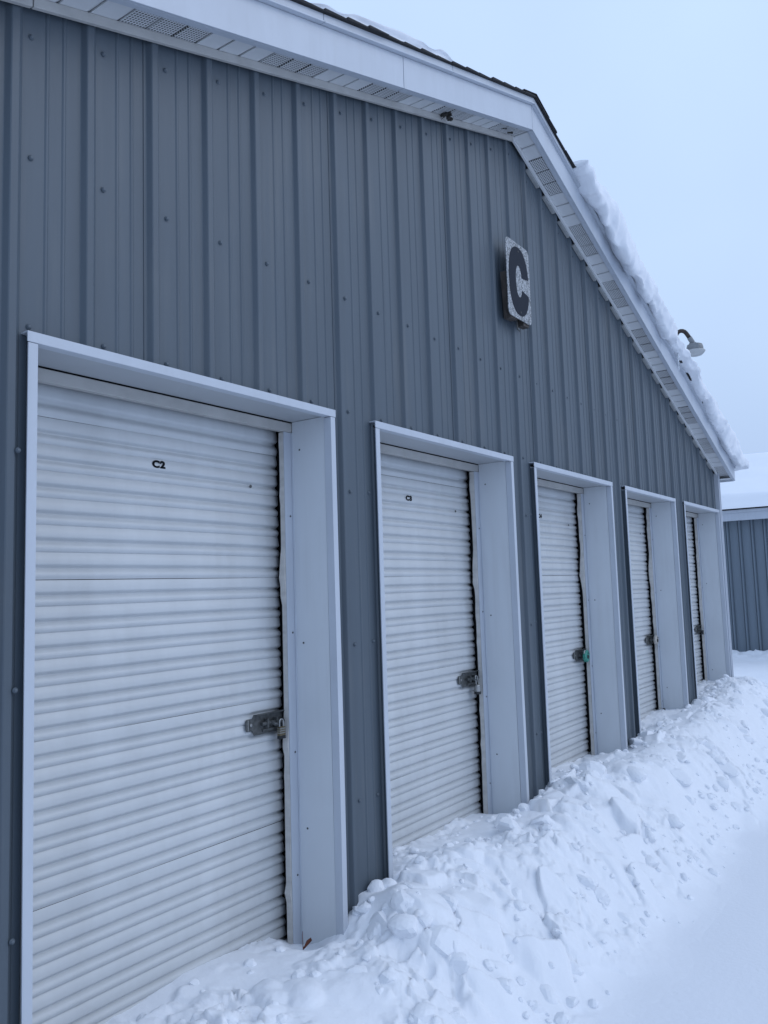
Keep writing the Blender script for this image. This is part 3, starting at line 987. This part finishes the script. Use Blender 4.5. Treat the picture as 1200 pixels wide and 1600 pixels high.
# condensed heavy C: outer and inner ellipses, gap cut on the right
mb = MB()
n = 48; ao, bo, ai, bi = 0.122, 0.196, 0.040, 0.092
outer, inner = [], []
def sup(a, b, t, e):
    c, s__ = math.cos(t), math.sin(t)
    return (a * math.copysign(abs(c) ** e, c), b * math.copysign(abs(s__) ** e, s__))
t0 = math.radians(9); t1 = math.radians(360 - 14)
for k in range(n + 1):
    t = t0 + (t1 - t0) * k / n
    outer.append(sup(ao, bo, t, 0.86)); 
ti0, ti1 = math.radians(17), math.radians(360 - 26)
for k in range(n + 1):
    t = ti0 + (ti1 - ti0) * k / n
    inner.append(sup(ai, bi, t, 0.9))
for k in range(n):
    a, b_, c, d_ = outer[k], outer[k + 1], inner[k + 1], inner[k]
    mb.hexa([(a[0], -0.0045, a[1]), (b_[0], -0.0045, b_[1]), (c[0], -0.0045, c[1]), (d_[0], -0.0045, d_[1]),
             (a[0], -0.0025, a[1]), (b_[0], -0.0025, b_[1]), (c[0], -0.0025, c[1]), (d_[0], -0.0025, d_[1])])
link('letter', mb.mesh('letter', M['navy']), S)
for z in (0.172, -0.178):
    mb = MB(); mb.lathe([(0.005, 0), (0.005, -.002), (0, -.003)], (0, -0.0045, z), 'Y', 10)
    link('rivet', mb.mesh('rivet', M['galv']), S)
def board(w, h, cx, cz, ang, y0, y1):
    c, s__ = math.cos(ang), math.sin(ang)
    q = [(cx + c * a - s__ * b_, cz + s__ * a + c * b_) for a, b_ in ((-w / 2, -h / 2), (w / 2, -h / 2), (w / 2, h / 2), (-w / 2, h / 2))]
    mb = MB(); mb.prism(q, y0, y1)
    return mb.mesh('backing_board', M['wood'])
link('backing_board', board(0.09, 0.26, -0.074, -0.098, 0.09, 0.006, 0.047), S, bevel=0.002)
link('backing_board', board(0.20, 0.06, 0.045, 0.02, 0.06, 0.008, 0.047), S, bevel=0.002)
link('backing_board', board(0.075, 0.20, 0.085, -0.135, 0.05, 0.006, 0.048), S, bevel=0.002)
mb = MB(); mb.tube([(0.015, .03, -.18), (0.012, .025, -.262), (0.03, .02, -.272)], 0.004, 8)
link('wire_end', mb.mesh('wire_end', M['galv']), S)

# ------------------------------------------------------------------ locks on the latches
def shackle(mb, cx, cy, cz, w, h, r, mi=1, tilt=0.0):
    pts = []
    for k in range(9):
        a = math.pi * k / 8
        pts.append((cx + math.cos(a) * w + tilt * (h * .6 + math.sin(a) * w), cy, cz + h + math.sin(a) * w))
    pts = [(cx + w, cy, cz)] + pts + [(cx - w, cy, cz)]
    mb.tube(pts, r, 8, mi)
G = 'locks on the storage door latches'
gi = [l + DOOR_W - 0.07 for l in DOOR_L]
# C2: short brass bodied padlock
mb = MB(); mb.box(-.015, .015, -.008, .008, -.032, 0.0, 0); mb.box(-.0152, .0152, -.0082, .0082, -.044, -.0325, 2)
for q in (-.008, -.016, -.024): mb.box(-.0156, .0156, -.0086, .0086, q, q + .004, 1)
shackle(mb, 0, 0, 0, .010, .018, .0032)
tag(link('padlock', mb.mesh('padlock', [M['brass'], M['steel'], M['black']]), None, (gi[0] - .036, .199, 1.004), bevel=.0012),
    'small dull brass padlock hanging on the latch of door C2', 'padlock', G)
# C3: long shackle, steel cylinder body with a black foot
mb = MB(); mb.lathe([(0, 0), (.015, 0), (.017, -.004), (.017, -.036), (.0, -.036)], (0, 0, 0), 'Z', 14, 1)
mb.lathe([(0, -.0362), (.0175, -.0362), (.0185, -.041), (.0175, -.050), (0, -.051)], (0, 0, 0), 'Z', 14, 2)
shackle(mb, 0, 0, 0, .011, .036, .0035, tilt=-.35)
tag(link('padlock', mb.mesh('padlock', [M['steel'], M['steel'], M['black']]), None, (gi[1] - .048, .199, .992), bevel=.0008),
    'bright steel padlock with a long shackle and black base on the latch of door C3', 'padlock', G)
def disc_lock(m, r, loc, label):
    mb = MB(); mb.lathe([(0, -.013), (r * .80, -.013), (r, -.008), (r, .008), (r * .8, .013), (0, .013)], (0, 0, 0), 'Y', 28, 0)
    mb.lathe([(0, -.0165), (r * .34, -.0165), (r * .36, -.0132)], (-.002, 0, -r * .1), 'Y', 16, 1)
    mb.tube([(-r * .3, -.001, r * .9), (-r * .75, -.004, r * .95), (-r * 1.05, -.001, r * .45)], .0045, 8, 2)
    mb.box(-r * .1, r * .6, -.0152, -.0131, r * .40, r * .52, 1)
    tag(link('disc_lock', mb.mesh('disc_lock', [m, M['black'], M['steel']]), None, loc, bevel=.0008), label, 'padlock', G)
disc_lock(M['green'], .041, (gi[2] - .072, .188, 1.016), 'round green disc lock on the latch of the third door from the front')
disc_lock(M['disc'], .040, (gi[3] - .050, .188, 1.020), 'round pale metal disc lock on the latch of the fourth door from the front')
mb = MB(); mb.box(-.018, .018, -.010, .010, -.040, 0, 0); shackle(mb, 0, 0, 0, .012, .020, .0036)
tag(link('padlock', mb.mesh('padlock', [M['black'], M['steel']]), None, (gi[4] - .06, .197, 1.012), bevel=.0015),
    'small black padlock on the latch of the farthest door by the building corner', 'padlock', G)

# ------------------------------------------------------------------ small things
mb = MB()
lf = [(0, 0, 0), (.020, -.004, .006), (.034, -.002, .020), (.042, 0, .008), (.030, .008, -.004), (.012, .006, -.008)]
c = (.022, .004, .014)
for a, b_ in zip(lf, lf[1:] + lf[:1]):
    n0 = len(mb.v); mb.v += [c, a, b_]; mb.f.append((n0, n0 + 1, n0 + 2)); mb.m.append(0)
mb.tube([(0.001, 0, -.004), (-.002, -.001, .03), (-.003, -.002, .05)], [.0014, .001, .0006], 6)
lo = link('dead_leaf', mb.mesh('dead_leaf', M['leaf']), None, (1.175, 0.10, 0.235))
lo.scale = (1.2, 1.2, 1.2)
tag(lo, 'curled red brown dead leaf with its stem upright in the snow by door C2', 'leaf')
mb = MB()
rs = random.Random(3)
for k in range(16):
    vs, fs = protos[2][k % 14]
    n0 = len(mb.v); r = rs.uniform(.006, .013); o_ = (rs.gauss(0, .014), rs.gauss(0, .014), rs.gauss(-.004, .006))
    mb.v += [(v.x * r + o_[0], v.y * r + o_[1], v.z * r + o_[2]) for v in vs]; mb.f += [tuple(n0 + q for q in f) for f in fs]; mb.m += [0] * len(fs)
for k in range(9):
    a = rs.uniform(0, 6.28); mb.tube([(0, 0, -.004), (math.cos(a) * .03, math.sin(a) * .03, -.012 + rs.uniform(-.01, .008))], .0013, 5)
tag(link('nest_clump', mb.mesh('nest_clump', M['debris']), None, (2.20, -.045, soff(2.2) + 0.006)),
    'dark clump of nest debris stuck in the vented soffit left of the ridge', 'debris')
mb = MB()
for q in ((0, 0, 0), (.05, -.012, -.008)):
    mb.tube([(q[0], q[1], q[2]), (q[0] + .025, q[1] - .02, q[2] + .004)], [.004, .006], 6)
tag(link('nest_scrap', mb.mesh('nest_scrap', M['debris']), None, (2.80, -.05, soff(2.82) + 0.011)),
    'two small dark scraps stuck to the soffit beside the ridge', 'debris')
mb = MB()
for k in range(10):
    vs, fs = protos[2][k % 14]
    n0 = len(mb.v); r = rs.uniform(.006, .016); o_ = (rs.gauss(0, .02), rs.gauss(0, .01), rs.uniform(0, .045))
    mb.v += [(v.x * r + o_[0], v.y * r + o_[1], v.z * r + o_[2]) for v in vs]; mb.f += [tuple(n0 + q for q in f) for f in fs]; mb.m += [0] * len(fs)
tag(link('leaf_litter', mb.mesh('leaf_litter', M['debris']), None, (gi[3] + .02, .178, .405)),
    'dark clump of leaf litter at the foot of the fourth door guide', 'debris')

# ------------------------------------------------------------------ yard lamp beyond the roof edge
LP = empty('yard_lamp', (7.70, 0.365, 0.125), 'grey yard lamp on a rusty gooseneck pipe rising beyond the snowy roof edge', 'lamp')
def rel(p): return tuple(a - b_ for a, b_ in zip(p, (7.70, 0.27, 0.0)))
pts = [(7.70, .27, 0.0), (7.70, .27, 3.80), (7.70, .27, 3.98)]
for k in range(1, 8):
    a = math.pi * 0.80 * k / 7
    pts.append((7.70 + .5 * (.055 - .055 * math.cos(a)), .27 - .055 + .055 * math.cos(a), 3.98 + .075 * math.sin(a)))
pts.append((7.77, .135, 3.955)); 
mb = MB(); mb.tube([rel(p) for p in pts], 0.0215, 12)
link('pole', mb.mesh('pole', M['rust'], smooth=True), LP)
hc = (7.80, 0.105, 3.845)
mb = MB(); mb.tube([rel((7.765, .145, 3.975)), rel((7.785, .118, 3.915))], .026, 12); mb.box(*[v for p in zip(rel((7.755, .08, 3.898)), rel((7.815, .15, 3.912))) for v in p])
link('clamp', mb.mesh('clamp', M['lampgrey']), LP)
mb = MB(); mb.lathe([(0, .060), (.055, .060), (.078, .050), (.086, .020), (.086, -.012)], rel(hc), 'Z', 28)
mb.box(*[v for p in zip(rel((7.72, .045, 3.825)), rel((7.80, .10, 3.890))) for v in p])
link('housing', mb.mesh('housing', M['lampgrey']), LP, bevel=.002)
mb = MB(); mb.lathe([(.086, -.0125), (.104, -.018), (.104, -.026), (.092, -.042), (.07, -.062), (.045, -.070), (0, -.072)], rel(hc), 'Z', 28)
link('lens', mb.mesh('lens', M['lens'], smooth=True), LP)

# ------------------------------------------------------------------ storage building in the background
BX = 16.0
B2 = empty('storage_building', (BX, 0, 0), 'distant grey metal building with a snow covered roof and white eave fascia', 'building')
Y0, Y1, EZ = -9.0, 11.0, 2.66
mb = MB()
for kq in range(4):
    pr = [(-.036, .021), (-.031, .027), (-.026, .021), (-.013, 0), (.013, 0), (.026, .021), (.031, .027), (.036, .021), (.09, .019), (.14, .019), (RIB - .036, .021)]
    for (a, ya), (b_, yb) in zip(pr[:-1], pr[1:]):
        ya_, yb_ = .019 - (.019 - ya) * 1.9, .019 - (.019 - yb) * 1.9
        mb.quad((ya_, kq * RIB + a, 0), (yb_, kq * RIB + b_, 0), (yb_, kq * RIB + b_, EZ + .02), (ya_, kq * RIB + a, EZ + .02))
pm = mb.mesh('wall_panel', M['sidingfar'])
yy = Y0 + 0.04
while yy < Y1 - 0.9:
    link('wall_panel', pm, B2, (0, yy, 0)); yy += 4 * RIB
mb = MB(); mb.box(0.03, 9.0, Y0, Y0 + .02, 0, EZ); mb.box(0.03, 9.0, yy - .02, yy, 0, EZ); mb.box(8.98, 9.0, Y0 + .021, yy - .021, 0, EZ)
link('rear_wall', mb.mesh('rear_wall', M['siding']), B2)
mb = MB(); mb.box(-0.17, -0.15, Y0 - .1, yy + .1, EZ - 0.01, EZ + 0.18)
link('fascia_board', mb.mesh('fascia_board', M['trim']), B2, bevel=.002)
mb = MB(); mb.box(-0.185, -0.17, Y0 - .1, yy + .1, EZ + 0.14, EZ + 0.20)
link('drip_edge', mb.mesh('drip_edge', M['trim']), B2, bevel=.002)
mb = MB(); mb.box(-0.149, 0.03, Y0 - .1, yy + .1, EZ + .001, EZ + 0.008)
link('eave_soffit', mb.mesh('eave_soffit', M['soffit']), B2)
mb = MB(); RX, RZ = 4.5, EZ + 0.21 + 1.50
mb.hexa([(-.20, Y0 - .15, EZ + .201), (9.2, Y0 - .15, EZ + .201), (9.2, yy + .15, EZ + .201), (-.20, yy + .15, EZ + .201),
         (-.20, Y0 - .15, EZ + .222), (9.2, Y0 - .15, EZ + .222), (9.2, yy + .15, EZ + .222), (-.20, yy + .15, EZ + .222)])
mb.prism([(-.2, EZ + .223), (9.2, EZ + .223), (RX, RZ)], Y0 - .1, yy + .1)
link('roof', mb.mesh('roof', M['shingle']), B2)
sx = np.concatenate([np.linspace(-.24, .3, 14), np.linspace(.4, RX, 26), np.linspace(RX + .2, 9.2, 20)])
sy = np.arange(Y0 - .15, yy + .15, 0.09)
Xq, Yq = np.meshgrid(sx, sy)
slope = np.where(Xq < RX, EZ + .223 + (Xq + .2) / (RX + .2) * (RZ - EZ - .223), RZ - (Xq - RX) / (9.2 - RX) * (RZ - EZ - .223))
th = 0.20 * sstep(-.27, .10, Xq) * (1 + .2 * fbm(Xq * .6, Yq * .6, 33, 3)) + 0.03
Zq = slope + th + 0.02 * fbm(Xq * 2, Yq * 2, 38, 3)
Zq[:, 0] = EZ + .222
sn = grid_object('roof_snow', Xq + BX, Yq, Zq, M['snow'])
tag(sn, 'smooth deep blanket of snow on the roof of the distant grey building', 'snow')
